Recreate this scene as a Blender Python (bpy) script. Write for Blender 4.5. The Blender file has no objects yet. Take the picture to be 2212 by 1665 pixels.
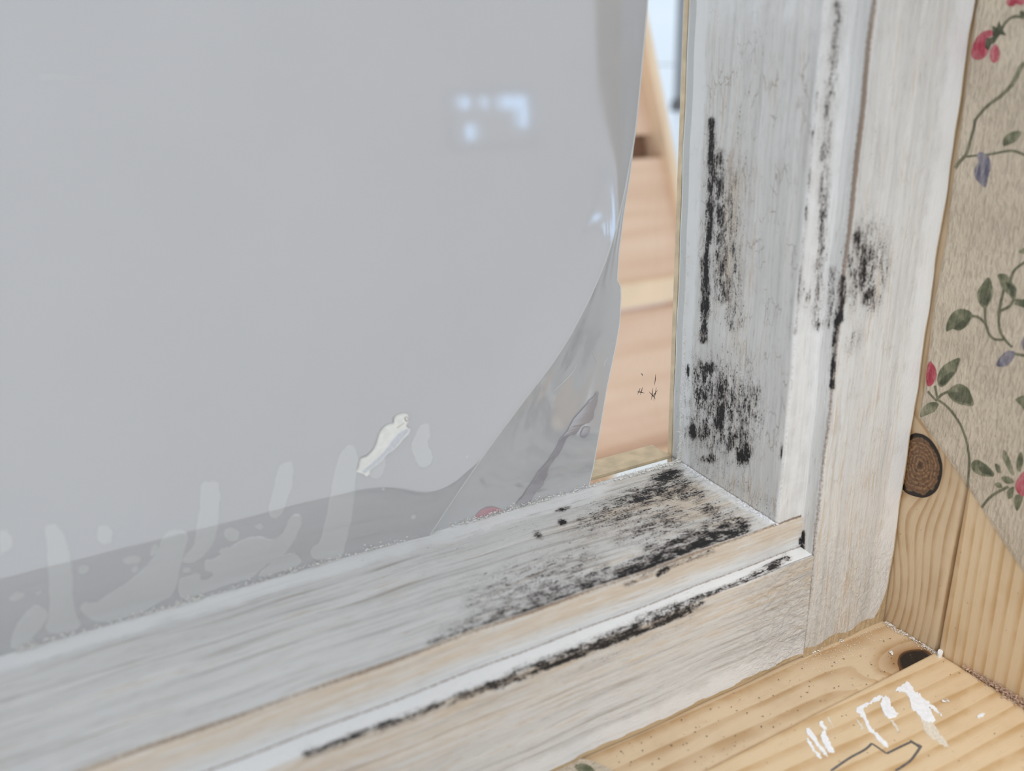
import bpy, bmesh, math, random
import numpy as np
from mathutils import Matrix, Vector
from mathutils.geometry import tessellate_polygon

random.seed(7)
rng = np.random.default_rng(7)
SC = bpy.context.scene
COL = SC.collection

# ------------------------------------------------------------------ camera
CR = np.array([[0.8838591229523015, -0.46647205022256516, -0.03459591211610111],
               [-0.18432737474318875, -0.2793712120024047, -0.9423243310159148],
               [0.42990286076539713, 0.8392589304055478, -0.33290836282716524]])
CP = np.array([-0.175417, -0.207076, 0.125913])
FPX = 1669.15
cam_d = bpy.data.cameras.new('camera')
cam = bpy.data.objects.new('camera', cam_d)
COL.objects.link(cam)
M = Matrix.Identity(4)
for i in range(3):
    M[i][0] = CR[0][i]; M[i][1] = -CR[1][i]; M[i][2] = -CR[2][i]; M[i][3] = CP[i]
cam.matrix_world = M
cam_d.sensor_fit = 'HORIZONTAL'; cam_d.sensor_width = 36.0
cam_d.lens = FPX / 2212 * 36.0
cam_d.clip_start = 0.01; cam_d.clip_end = 200
cam_d.dof.use_dof = True
cam_d.dof.focus_distance = 0.275
cam_d.dof.aperture_fstop = 7.0
SC.camera = cam

# ------------------------------------------------------------------ world, lights, exposure
w = bpy.data.worlds.new('overcast_sky'); SC.world = w; w.use_nodes = True
wb = w.node_tree.nodes['Background']
wb.inputs['Color'].default_value = (0.925, 0.965, 1.015, 1)
wb.inputs['Strength'].default_value = 0.88

fill_d = bpy.data.lights.new('corner_fill_spot', 'SPOT'); fill_d.energy = 5.2; fill_d.color = (1.0, 0.955, 0.89)  # unseen spot, added to brighten the sill corner over the left side
fill_d.spot_size = math.radians(36); fill_d.spot_blend = 1.0; fill_d.shadow_soft_size = 0.05
fill_o = bpy.data.objects.new('corner_fill_spot', fill_d); COL.objects.link(fill_o); fill_o.location = (0.0, -0.42, 0.50)
fill_o.rotation_euler = (Vector((0.055, -0.115, -0.03)) - fill_o.location).to_track_quat('-Z', 'Y').to_euler()

SC.view_settings.view_transform = 'Standard'
SC.view_settings.look = 'None'
SC.view_settings.gamma = 1.0
SC.view_settings.use_curve_mapping = False
SC.view_settings.exposure = 0.29

# ------------------------------------------------------------------ measures of the sash (metres)
D1, D2 = 0.0494, 0.0547            # depth of the inner step and of the front face, measured from the glass
S1, S2, S3, S5 = 0.0003, 0.0120, 0.0126, 0.0546     # stile profile offsets from the glass opening
R1, R2, R3, R5 = 0.0031, 0.0150, 0.0160, 0.0568     # rail profile offsets
GAP = -0.0755                      # where the frame members meet the lining boards
TOP = 0.26                         # how far up things are built
LEFT = -0.36                       # how far left things are built

def proj(X):
    c = (np.asarray(X) - CP) @ CR.T
    return np.stack([1106 + FPX * c[..., 0] / c[..., 2], 832.5 + FPX * c[..., 1] / c[..., 2]], -1)
def bp(px, py, ax, val):           # photo point -> point of a real plane
    d = CR.T @ np.array([(px - 1106) / FPX, (py - 832.5) / FPX, 1.0])
    return CP + d * ((val - CP[ax]) / d[ax])

# ------------------------------------------------------------------ object helpers
def tag(o, label=None, cat=None, group=None, kind=None):
    if label: o['label'] = label
    if cat: o['category'] = cat
    if group: o['group'] = group
    if kind: o['kind'] = kind
    return o
def empty(name, loc=(0, 0, 0)):
    o = bpy.data.objects.new(name, None); COL.objects.link(o); o.location = loc; o.empty_display_size = 0.02
    return o
def put(name, me, mat=None, parent=None):
    o = bpy.data.objects.new(name, me); COL.objects.link(o)
    if mat: me.materials.append(mat)
    if parent:
        o.parent = parent
        o.matrix_parent_inverse = Matrix.Translation(parent.location).inverted()
    return o
def mesh(name, v, f, smooth=False):
    me = bpy.data.meshes.new(name); me.from_pydata([tuple(map(float, p)) for p in v], [], [tuple(map(int, q)) for q in f]); me.update()
    if smooth: me.polygons.foreach_set('use_smooth', [True] * len(me.polygons))
    return me
def grid_mesh(name, P, UV=None, attrs=None, smooth=True, flip=False):
    nr, nc = P.shape[:2]
    idx = np.arange(nr * nc).reshape(nr, nc)
    q = np.stack([idx[:-1, :-1], idx[:-1, 1:], idx[1:, 1:], idx[1:, :-1]], -1).reshape(-1, 4)
    if flip: q = q[:, ::-1]
    me = bpy.data.meshes.new(name)
    me.vertices.add(nr * nc); me.vertices.foreach_set('co', P.reshape(-1).astype(np.float32))
    me.loops.add(q.size); me.loops.foreach_set('vertex_index', q.reshape(-1).astype(np.int32))
    me.polygons.add(len(q)); me.polygons.foreach_set('loop_start', np.arange(0, q.size, 4, dtype=np.int32))
    me.polygons.foreach_set('use_smooth', np.full(len(q), smooth))
    me.update(calc_edges=True)
    if UV is not None:
        a = me.attributes.new('gv', 'FLOAT_VECTOR', 'POINT')
        z = np.zeros((nr * nc, 3), np.float32); z[:, :2] = UV.reshape(-1, 2); a.data.foreach_set('vector', z.reshape(-1))
    for k, val in (attrs or {}).items():
        a = me.attributes.new(k, 'FLOAT', 'POINT'); a.data.foreach_set('value', val.reshape(-1).astype(np.float32))
    return me
def add_box(bm, x0, x1, y0, y1, z0, z1):
    vs = [bm.verts.new(p) for p in ((x0,y0,z0),(x1,y0,z0),(x1,y1,z0),(x0,y1,z0),(x0,y0,z1),(x1,y0,z1),(x1,y1,z1),(x0,y1,z1))]
    for f in ((3,2,1,0),(4,5,6,7),(0,1,5,4),(1,2,6,5),(2,3,7,6),(3,0,4,7)): bm.faces.new([vs[i] for i in f])
def bm_mesh(name, bm, bevel=0.0):
    if bevel: bmesh.ops.bevel(bm, geom=bm.edges[:], offset=bevel, segments=2, affect='EDGES')
    me = bpy.data.meshes.new(name); bm.to_mesh(me); bm.free(); return me
def box(name, b, mat, parent=None, bevel=0.0):
    bm = bmesh.new(); add_box(bm, *b); return put(name, bm_mesh(name, bm, bevel), mat, parent)
def smooth_loop(pts, n=4, closed=True):
    p = np.array(pts, float); N = len(p); out = []
    rngi = range(N) if closed else range(N - 1)
    for i in rngi:
        if closed: a, b, c, d = p[(i - 1) % N], p[i], p[(i + 1) % N], p[(i + 2) % N]
        else: a, b, c, d = p[max(i - 1, 0)], p[i], p[i + 1], p[min(i + 2, N - 1)]
        for k in range(n):
            t = k / n
            out.append(0.5 * ((2 * b) + (-a + c) * t + (2 * a - 5 * b + 4 * c - d) * t * t + (-a + 3 * b - 3 * c + d) * t ** 3))
    if not closed: out.append(p[-1])
    return np.array(out)
def plate(name, pts3, normal, thick, mat, parent=None, dome=0.0):
    """a thin solid with the outline pts3, raised by thick along normal"""
    P = np.array(pts3); n = np.array(normal, float); N = len(P)
    tri = tessellate_polygon([[Vector(p) for p in P]])
    c = P.mean(0); inner = c + (P - c) * 0.97
    v = list(P) + list(inner + n * thick)
    f = []
    for t in tri:
        a = [P[i] for i in t]
        nn = np.cross(a[1] - a[0], a[2] - a[0]) @ n
        t = t if nn > 0 else t[::-1]
        f.append(tuple(i + N for i in t))
    sgn = 1 if sum(np.cross(P[i] - c, P[(i + 1) % N] - c) @ n for i in range(N)) > 0 else -1
    for i in range(N):
        j = (i + 1) % N
        f.append((i, j, j + N, i + N) if sgn > 0 else (j, i, i + N, j + N))
    return put(name, mesh(name, v, f), mat, parent)
def ribbon(name, pts3, normal, width, thick, mat, parent=None):
    P = np.array(pts3); n = np.array(normal, float); N = len(P)
    w_ = np.interp(np.linspace(0, 1, N), np.linspace(0, 1, len(width)), width) if hasattr(width, '__len__') else np.full(N, width)
    T = np.gradient(P, axis=0); T /= np.linalg.norm(T, axis=1)[:, None] + 1e-12
    sd = np.cross(n, T) * w_[:, None] * 0.5
    v = np.concatenate([P - sd, P + n * thick, P + sd]); f = []
    for i in range(N - 1):
        f += [(i + N, i + 1 + N, i + 1, i)[::-1], (i + 2 * N, i + 1 + 2 * N, i + 1 + N, i + N)[::-1]]
    return put(name, mesh(name, v, f), mat, parent)
def tube(P, r, sides=8):
    P = np.array(P); N = len(P); T = np.gradient(P, axis=0); T /= np.linalg.norm(T, axis=1)[:, None]
    up = np.array([0, 1.0, 0]); A = np.cross(T, up); A /= np.linalg.norm(A, axis=1)[:, None]; B = np.cross(T, A)
    r = np.broadcast_to(r, (N,))
    v = [P[i] + r[i] * (math.cos(2 * math.pi * k / sides) * A[i] + math.sin(2 * math.pi * k / sides) * B[i]) for i in range(N) for k in range(sides)]
    f = [(i * sides + k, i * sides + (k + 1) % sides, (i + 1) * sides + (k + 1) % sides, (i + 1) * sides + k) for i in range(N - 1) for k in range(sides)]
    return v, f

# ------------------------------------------------------------------ node helpers
class NT:
    def __init__(s, name):
        s.m = bpy.data.materials.new(name); s.m.use_nodes = True; s.t = s.m.node_tree; s.n = s.t.nodes; s.l = s.t.links
        s.n.clear(); s.out = s.n.new('ShaderNodeOutputMaterial')
    def lk(s, a, b):
        if isinstance(a, (int, float)): b.default_value = a
        elif isinstance(a, tuple): b.default_value = a if len(a) == 4 or b.type == 'VECTOR' else (*a, 1)
        else: s.l.new(a, b)
    def attr(s, name, out='Fac'):
        n = s.n.new('ShaderNodeAttribute'); n.attribute_name = name; return n.outputs[out]
    def math(s, op, a, b=0.0, clamp=False):
        n = s.n.new('ShaderNodeMath'); n.operation = op; n.use_clamp = clamp; s.lk(a, n.inputs[0]); s.lk(b, n.inputs[1]); return n.outputs[0]
    def ramp(s, x, a, b, lo=0.0, hi=1.0, mode='SMOOTHSTEP'):
        n = s.n.new('ShaderNodeMapRange'); n.interpolation_type = mode
        s.lk(x, n.inputs[0]); s.lk(a, n.inputs[1]); s.lk(b, n.inputs[2]); s.lk(lo, n.inputs[3]); s.lk(hi, n.inputs[4]); return n.outputs[0]
    def mix(s, f, a, b, mode='MIX'):
        n = s.n.new('ShaderNodeMix'); n.data_type = 'RGBA'; n.blend_type = mode; s.lk(f, n.inputs[0]); s.lk(a, n.inputs[6]); s.lk(b, n.inputs[7]); return n.outputs[2]
    def scale(s, v, k):
        n = s.n.new('ShaderNodeVectorMath'); n.operation = 'MULTIPLY'; s.lk(v, n.inputs[0]); n.inputs[1].default_value = k; return n.outputs[0]
    def noise(s, v, k, detail=3.0, rough=0.55, dist=0.0):
        n = s.n.new('ShaderNodeTexNoise'); s.lk(s.scale(v, k), n.inputs['Vector']); n.inputs['Scale'].default_value = 1.0
        n.inputs['Detail'].default_value = detail; n.inputs['Roughness'].default_value = rough; n.inputs['Distortion'].default_value = dist
        return n.outputs[0]
    def obj(s):
        n = s.n.new('ShaderNodeTexCoord'); return n.outputs['Object']
    def bump(s, h, strength, dist):
        n = s.n.new('ShaderNodeBump'); n.inputs['Strength'].default_value = strength; n.inputs['Distance'].default_value = dist; s.lk(h, n.inputs['Height']); return n.outputs[0]
    def pbr(s, col, rough=0.6, normal=None, spec=0.4, link=True, **kw):
        n = s.n.new('ShaderNodeBsdfPrincipled'); s.lk(col, n.inputs['Base Color']); s.lk(rough, n.inputs['Roughness'])
        n.inputs['Specular IOR Level'].default_value = spec
        for k, v in kw.items(): s.lk(v, n.inputs[k])
        if normal is not None: s.l.new(normal, n.inputs['Normal'])
        if link: s.l.new(n.outputs[0], s.out.inputs[0])
        return n.outputs[0]

def plain(name, col, rough=0.6, var=0.12, k=300, spec=0.4, bump=0.0):
    t = NT(name); o = t.obj(); n = t.noise(o, (k, k, k))
    c = t.mix(t.ramp(n, 0.3, 0.7), tuple(x * (1 - var) for x in col), tuple(min(1, x * (1 + var)) for x in col))
    t.pbr(c, rough, t.bump(n, 0.6, bump) if bump else None, spec); return t.m

# weathered white paint on softwood, lengthwise grain along gv.x (metres)
def make_paint():
    t = NT('weathered_white_paint'); g = t.attr('gv', 'Vector')
    mold, wear, dirt, fresh, raw, rough = (t.attr(k) for k in ('mold', 'wear', 'dirt', 'fresh', 'raw', 'rough'))
    streak = t.noise(g, (45, 1050, 1), 4, 0.62, 0.1)
    fine = t.noise(g, (150, 2300, 1), 4, 0.62)
    broad = t.noise(g, (9, 240, 1), 3, 0.55)
    speck = t.noise(g, (1000, 1500, 1), 5, 0.66)
    patch = t.noise(g, (110, 150, 1), 4, 0.6)
    mid = t.noise(g, (190, 420, 1), 4, 0.62, 0.3)
    # hairline cracks in the paint
    vo = t.n.new('ShaderNodeTexVoronoi'); vo.feature = 'DISTANCE_TO_EDGE'
    va = t.n.new('ShaderNodeVectorMath'); va.operation = 'ADD'
    wn = t.n.new('ShaderNodeTexNoise'); t.lk(t.scale(g, (380, 700, 1)), wn.inputs['Vector']); wn.inputs['Scale'].default_value = 1; wn.inputs['Detail'].default_value = 3
    t.lk(t.scale(g, (150, 420, 1)), va.inputs[0]); t.lk(t.scale(wn.outputs['Color'], (0.9, 0.9, 0)), va.inputs[1])
    t.lk(va.outputs[0], vo.inputs['Vector']); vo.inputs['Scale'].default_value = 1
    crack = t.math('MULTIPLY', t.ramp(vo.outputs['Distance'], 0.0, 0.035, 1, 0), t.math('MULTIPLY', t.ramp(patch, 0.48, 0.62), t.attr('crk')))
    # colours
    white = t.mix(t.ramp(broad, 0.35, 0.68), (0.59, 0.595, 0.59), (0.69, 0.695, 0.69))
    tanc = t.mix(t.ramp(fine, 0.35, 0.65), (0.48, 0.37, 0.26), (0.63, 0.53, 0.41))
    ft = t.math('ADD', t.math('MULTIPLY', streak, 0.55), t.math('ADD', t.math('MULTIPLY', broad, 0.3), t.math('MULTIPLY', patch, 0.15)))
    thr = t.math('SUBTRACT', 0.64, t.math('MULTIPLY', wear, 0.3))
    ftan = t.ramp(t.math('SUBTRACT', ft, thr), -0.05, 0.10)
    c = t.mix(t.math('MULTIPLY', ftan, 0.8), white, tanc)
    c = t.mix(t.math('MULTIPLY', wear, 0.40, True), c, (0.66, 0.57, 0.45))
    # grey hairs in the grain
    c = t.mix(t.math('MULTIPLY', t.ramp(fine, 0.55, 0.72), 0.55), c, (0.30, 0.26, 0.22))
    gl = t.noise(g, (22, 620, 1), 4, 0.6, 0.1)
    c = t.mix(t.math('MULTIPLY', t.ramp(gl, 0.50, 0.66), t.math('ADD', 0.22, t.math('MULTIPLY', t.attr('grime'), 0.5))), c, (0.36, 0.34, 0.32))
    c = t.mix(t.math('MULTIPLY', t.ramp(gl, 0.62, 0.72), t.attr('grime')), c, (0.30, 0.23, 0.16))
    c = t.mix(t.math('MULTIPLY', crack, 0.65), c, (0.26, 0.20, 0.15))
    # fresh white brush coat
    ff = t.ramp(t.math('ADD', fresh, t.math('MULTIPLY', t.math('SUBTRACT', patch, 0.5), 0.9)), 0.32, 0.78)
    c = t.mix(t.math('MULTIPLY', ff, 0.85), c, (0.76, 0.765, 0.765))
    # brown dirt lines
    df = t.ramp(t.math('ADD', dirt, t.math('MULTIPLY', t.math('SUBTRACT', speck, 0.5), 1.2)), 0.3, 0.85)
    c = t.mix(t.math('MULTIPLY', df, 0.85), c, (0.19, 0.125, 0.08))
    # bare pine at the unpainted edge
    rf = t.ramp(t.math('ADD', raw, t.math('MULTIPLY', t.math('SUBTRACT', speck, 0.5), 0.5)), 0.45, 0.55)
    c = t.mix(rf, c, t.mix(t.ramp(streak, 0.35, 0.65), (0.46, 0.34, 0.20), (0.57, 0.44, 0.28)))
    # mould
    mn = t.math('ADD', t.math('MULTIPLY', speck, 0.52), t.math('ADD', t.math('MULTIPLY', streak, 0.28), t.math('MULTIPLY', fine, 0.20)))
    mn = t.ramp(mn, 0.36, 0.64, 0, 1, 'LINEAR')
    mold = t.math('MULTIPLY', mold, t.ramp(mid, 0.32, 0.66, 0.55, 1.25))
    c = t.mix(t.math('MULTIPLY', t.ramp(mold, 0.05, 0.8), 0.6), c, (0.24, 0.21, 0.19))
    sp2 = t.math('ADD', t.math('MULTIPLY', t.noise(g, (1700, 2600, 1), 4, 0.7), 0.6), t.math('MULTIPLY', fine, 0.4))
    sp2 = t.ramp(sp2, 0.36, 0.64, 0, 1, 'LINEAR')
    m2 = t.ramp(t.math('SUBTRACT', t.math('MULTIPLY', mold, 1.25), sp2), -0.08, 0.22)
    c = t.mix(t.math('MULTIPLY', m2, 0.72), c, (0.115, 0.095, 0.085))
    mf = t.ramp(t.math('SUBTRACT', mold, mn), -0.02, 0.17)
    c = t.mix(mf, c, (0.014, 0.013, 0.014))
    # relief
    h = t.math('ADD', t.math('MULTIPLY', streak, 0.5), t.math('MULTIPLY', speck, 0.18))
    h = t.math('SUBTRACT', h, t.math('MULTIPLY', crack, 0.35))
    h = t.math('MULTIPLY', h, t.math('SUBTRACT', 1.0, t.math('MULTIPLY', ff, 0.6)))
    rn = t.noise(g, (330, 520, 1), 5, 0.6, 1.2)
    h = t.math('ADD', h, t.math('MULTIPLY', t.math('MULTIPLY', rn, rough), 4.0))
    h = t.math('SUBTRACT', h, t.math('MULTIPLY', mf, 0.15))
    t.pbr(c, t.mix(ff, (0.62,) * 3, (0.45,) * 3), t.bump(h, 1.0, 0.0004), 0.35)
    return t.m
PAINT = make_paint()

# varnished pine: 'ring' counts growth rings, 'amber' darkens round knots
def make_pine(name, light, dark, gloss=0.38):
    t = NT(name); g = t.attr('gv', 'Vector'); ring = t.attr('ring'); amber = t.attr('amber')
    n = t.noise(g, (7, 110, 1), 3, 0.5); fine = t.noise(g, (120, 3200, 1), 3, 0.6); blot = t.noise(g, (60, 90, 1), 3)
    r = t.math('FRACT', t.math('ADD', ring, t.math('MULTIPLY', n, 0.7)))
    line = t.math('MULTIPLY', t.ramp(r, 0.42, 0.88), t.ramp(r, 0.90, 1.0, 1, 0))
    c = t.mix(t.math('MULTIPLY', t.math('MULTIPLY', line, t.ramp(blot, 0.36, 0.6, 0.5, 1.0)), 0.85), light, dark)
    c = t.mix(t.math('MULTIPLY', t.ramp(fine, 0.5, 0.75), 0.3), c, dark)
    c = t.mix(t.math('MULTIPLY', t.ramp(blot, 0.45, 0.75), 0.22), c, tuple(x * 0.8 for x in dark))
    c = t.mix(t.math('MULTIPLY', amber, 0.75), c, (0.30, 0.15, 0.06))
    sp = t.noise(g, (420, 420, 1), 2)
    c = t.mix(t.math('MULTIPLY', t.ramp(sp, 0.70, 0.76), 0.4), c, (0.2, 0.14, 0.08))
    t.pbr(c, gloss, t.bump(t.math('ADD', fine, t.math('MULTIPLY', line, 0.5)), 0.6, 0.00006), 0.45)
    return t.m
PINE_A = make_pine('varnished_pine', (0.66, 0.515, 0.345), (0.46, 0.29, 0.145))
PINE_B = make_pine('pale_pine', (0.71, 0.55, 0.36), (0.53, 0.335, 0.155))

def make_knot(name, dark):
    t = NT(name); g = t.attr('gv', 'Vector'); kr = t.attr('kr')
    n = t.noise(g, (350, 350, 1), 4, 0.6); n2 = t.noise(g, (900, 900, 1), 3)
    r = t.math('ADD', kr, t.math('MULTIPLY', t.math('SUBTRACT', n, 0.5), 0.28))
    ring = t.math('SINE', t.math('MULTIPLY', r, 46.0))
    if dark: c = t.mix(t.ramp(r, 0.75, 1.03), (0.010, 0.008, 0.010), (0.14, 0.065, 0.028)); c = t.mix(t.ramp(n2, 0.62, 0.75), c, (0.035, 0.035, 0.045))
    else:
        c = t.mix(t.ramp(ring, -0.3, 1.0), (0.165, 0.085, 0.042), (0.28, 0.165, 0.085))
        c = t.mix(t.ramp(n2, 0.4, 0.75), c, (0.075, 0.038, 0.02))
        c = t.mix(t.ramp(r, 0.80, 0.92), c, (0.014, 0.009, 0.007))
        c = t.mix(t.ramp(r, 0.16, 0.05), c, (0.06, 0.03, 0.015))
    t.pbr(c, 0.3, t.bump(n2, 0.7, 0.0002), 0.5)
    return t.m
KNOT = make_knot('brown_knot', False); KNOT_D = make_knot('black_knot', True)

def make_film(name, col, trans, rough, ior=3.0):
    t = NT(name); o = t.obj()
    n = t.noise(o, (28, 28, 28), 3); wv = t.noise(o, (45, 45, 12), 2)
    c = t.mix(t.ramp(n, 0.3, 0.7), tuple(x * 0.985 for x in col), tuple(x * 1.015 for x in col))
    b = t.bump(wv, 0.25, 0.00015)
    p = t.pbr(c, rough, b, 0.5, link=False, IOR=ior)
    tr = t.n.new('ShaderNodeBsdfTranslucent'); t.lk(c, tr.inputs[0])
    mx = t.n.new('ShaderNodeMixShader'); mx.inputs[0].default_value = trans; t.l.new(p, mx.inputs[1]); t.l.new(tr.outputs[0], mx.inputs[2])
    t.l.new(mx.outputs[0], t.out.inputs[0]); return t.m
FILM = make_film('milky_film', (0.46, 0.46, 0.47), 0.32, 0.05)
FILM_P = make_film('pressed_film', (0.68, 0.68, 0.67), 0.32, 0.05)
FLAP = make_film('peeled_film', (0.52, 0.53, 0.545), 0.30, 0.08)
FLAP_D = make_film('loose_film', (0.34, 0.325, 0.35), 0.12, 0.10)
RIM = make_film('film_edge', (0.78, 0.79, 0.77), 0.15, 0.25, 1.5)
PINK = make_film('pink_film', (0.50, 0.25, 0.29), 0.15, 0.15)

def make_glass():
    t = NT('window_glass'); tr = t.n.new('ShaderNodeBsdfTransparent'); tr.inputs[0].default_value = (0.97, 0.985, 0.98, 1)
    gl = t.n.new('ShaderNodeBsdfGlossy'); gl.inputs['Roughness'].default_value = 0.02
    fr = t.n.new('ShaderNodeFresnel'); fr.inputs[0].default_value = 1.25
    mx = t.n.new('ShaderNodeMixShader'); t.l.new(fr.outputs[0], mx.inputs[0]); t.l.new(tr.outputs[0], mx.inputs[1]); t.l.new(gl.outputs[0], mx.inputs[2])
    t.l.new(mx.outputs[0], t.out.inputs[0]); return t.m
GLASS = make_glass()

WHITE = plain('fresh_white_paint', (0.86, 0.88, 0.92), 0.5, 0.05, 900, bump=0.0002)
THINW = plain('thin_white_paint', (0.72, 0.66, 0.56), 0.5, 0.12, 1500)
PUTTY = plain('white_filler', (0.78, 0.775, 0.73), 0.55, 0.05, 500, bump=0.0002)
CRUMB = plain('paint_crumbs', (0.76, 0.745, 0.71), 0.8, 0.15, 900)
DUSTM = plain('dark_crumbs', (0.16, 0.11, 0.07), 0.9, 0.4, 700)
FLUFF = plain('brown_fluff', (0.52, 0.36, 0.27), 0.95, 0.35, 900)
PENCIL = plain('pencil_graphite', (0.12, 0.11, 0.11), 0.5, 0.4, 2500)
BLACK = plain('black_mould', (0.03, 0.028, 0.026), 0.9, 0.3, 900)

def wallpaper_mat(name, c0, c1, k=(260, 260, 260)):
    t = NT(name); o = t.obj()
    em = t.noise(o, (900, 1150, 330), 2, 0.5, 0.5); fl = t.noise(o, k, 3)
    c = t.mix(t.ramp(fl, 0.32, 0.68), c0, c1)
    c = t.mix(t.math('MULTIPLY', t.ramp(em, 0.52, 0.36), 0.36), c, tuple(x * 0.62 for x in c0))  # hollows of the emboss darkened: relief shading put into the colour
    t.pbr(c, 0.7, t.bump(em, 1.0, 0.0009), 0.25); return t.m
PAPER = wallpaper_mat('embossed_wallpaper', (0.54, 0.46, 0.36), (0.61, 0.525, 0.415), (60, 60, 60))
P_LEAF = wallpaper_mat('printed_green', (0.115, 0.125, 0.075), (0.29, 0.28, 0.19), (200, 330, 200))
P_DARK = wallpaper_mat('printed_dark_green', (0.07, 0.08, 0.05), (0.15, 0.15, 0.10))
P_STEM = wallpaper_mat('printed_stem_green', (0.14, 0.14, 0.09), (0.22, 0.21, 0.14))
P_RED = wallpaper_mat('printed_red', (0.40, 0.055, 0.085), (0.55, 0.21, 0.22), (240, 400, 240))
P_BLUE = wallpaper_mat('printed_blue', (0.12, 0.12, 0.17), (0.33, 0.30, 0.32), (240, 600, 160))

# ------------------------------------------------------------------ window sash (window_1)
window = tag(empty('window_1', (0.02, 0.0, -R5)), 'weathered white window sash with black mould in its lower corner', 'window', kind='structure')

def round_profile(pts, rad, step):
    """polyline (s, y) -> finely sampled profile with rounded corners"""
    pts = [np.array(p, float) for p in pts]; out = [pts[0]]
    for i in range(1, len(pts) - 1):
        a, b, c = pts[i - 1], pts[i], pts[i + 1]; r = rad[i]
        u = (a - b) / np.linalg.norm(a - b); v = (c - b) / np.linalg.norm(c - b)
        p, q = b + u * r, b + v * r
        for t in np.linspace(0, 1, 6): out.append((1 - t) ** 2 * p + 2 * t * (1 - t) * b + t * t * q)
    out.append(pts[-1]); res = [out[0]]
    for a, b in zip(out[:-1], out[1:]):
        n = max(1, int(np.linalg.norm(b - a) / step))
        for k in range(1, n + 1): res.append(a + (b - a) * k / n)
    return np.array(res)

def seg(px, p0, p1, r0, r1=None, s=1.0, hard=2.0):
    p0, p1 = np.array(p0, float), np.array(p1, float); d = p1 - p0; L2 = d @ d + 1e-9
    t = np.clip(((px - p0) @ d) / L2, 0, 1); r = r0 + (r0 if r1 is None else r1) * t - r0 * t
    dist = np.linalg.norm(px - (p0 + t[..., None] * d), axis=-1) / r
    return s * np.exp(-dist ** hard)
def ell(px, c, rx, ry, ang=0.0, s=1.0, hard=2.0):
    q = px - np.array(c, float); a = math.radians(ang); u = q[..., 0] * math.cos(a) + q[..., 1] * math.sin(a); v = -q[..., 0] * math.sin(a) + q[..., 1] * math.cos(a)
    return s * np.exp(-((u / rx) ** 2 + (v / ry) ** 2) ** (hard / 2))
def poly(px, pts, r0, s=1.0, hard=2.0, r1=None):
    m = np.zeros(px.shape[:-1])
    for a, b in zip(pts[:-1], pts[1:]): m = np.maximum(m, seg(px, a, b, r0, r1 or r0, s, hard))
    return m
def sm(x, a, b):
    t = np.clip((x - a) / (b - a), 0, 1); return t * t * (3 - 2 * t)

# --- stile
prof = round_profile([(0, 0.0040), (0, 0), (S1, -D1), (S2, -D1), (S3, -D2), (S5, -D2), (S5, 0.012)], [0, 0.0002, 0.0011, 0.0003, 0.0009, 0.0009, 0], 0.00055)
arc = np.concatenate([[0], np.cumsum(np.linalg.norm(np.diff(prof, axis=0), axis=1))])
sP, yP = prof[:, 0], prof[:, 1]
zb = np.where(sP < S2 - 0.0004, np.where(yP > -D1, -R1 * np.clip(-yP / D1, 0, 1), -R1), np.where(sP < S3 - 0.0002, -R3, -R5))
zb = zb - np.where(sP < S2 - 0.0004, 0.0, 0.0)
zt = np.concatenate([np.linspace(0, 0.168, 290), np.linspace(0.17, TOP, 20)])
Z = zb[None, :] + (zt[:, None] / TOP) * (TOP - zb[None, :])
P = np.stack([np.broadcast_to(sP, Z.shape), np.broadcast_to(yP, Z.shape), Z], -1).copy()
wob = 0.00016 * np.sin(Z * 210 + sP * 300) + 0.00012 * np.sin(Z * 90 + 1.3)
P[..., 0] += wob * (yP > -D1 + 0.002)[None, :]
P[..., 1] += wob * (yP < -D1 + 0.002)[None, :]
px = proj(P); UV = np.stack([Z, np.broadcast_to(arc, Z.shape)], -1)
isA = ((yP > -D1 + 0.0008) & (sP < 0.004))[None, :] * np.ones_like(Z)
isB = ((sP < S2 - 0.0003) & (yP < -D1 + 0.001))[None, :] * np.ones_like(Z)
isC = ((sP > S2 - 0.0004) & (sP < S3 + 0.0004) & (yP > -D2 + 0.0003))[None, :] * np.ones_like(Z)
isD = ((yP < -D2 + 0.001) & (sP > S3))[None, :] * np.ones_like(Z)
mo = np.zeros_like(Z)
def acc(m): 
    global mo
    mo = np.maximum(mo, m)
A = isA
acc(A * poly(px, [(1537, 262), (1538, 330), (1536, 420), (1530, 520)], 11, 0.78))
acc(A * poly(px, [(1531, 480), (1526, 570), (1525, 640)], 8, 0.85))
acc(A * poly(px, [(1525, 560), (1524, 620), (1522, 670)], 11, 0.95))
acc(A * poly(px, [(1523, 660), (1520, 735)], 9, 0.9))
acc(A * poly(px, [(1551, 340), (1556, 480), (1562, 640)], 24, 0.56))
acc(A * poly(px, [(1575, 380), (1585, 560), (1585, 700)], 28, 0.40))
acc(A * ell(px, (1510, 800), 16, 34, 0, 0.62)); acc(A * ell(px, (1487, 800), 5, 16, 0, 0.85))
acc(A * ell(px, (1533, 795), 20, 18, 0, 0.85)); acc(A * ell(px, (1563, 840), 16, 40, 0, 0.80))
acc(A * ell(px, (1556, 900), 16, 46, 8, 0.95)); acc(A * ell(px, (1496, 932), 18, 20, 0, 1.0))
acc(A * ell(px, (1520, 935), 34, 26, 0, 0.62)); acc(A * ell(px, (1606, 975), 19, 32, 0, 1.0))
acc(A * ell(px, (1532, 990), 26, 14, 0, 0.72)); acc(A * ell(px, (1590, 950), 46, 46, 0, 0.6))
acc(A * ell(px, (1612, 880), 44, 90, 0, 0.50)); acc(A * ell(px, (1550, 890), 85, 140, 0, 0.52))
acc(A * ell(px, (1520, 840), 36, 80, 0, 0.6)); acc(A * ell(px, (1689, 978), 4, 20, 0, 0.95))
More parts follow.
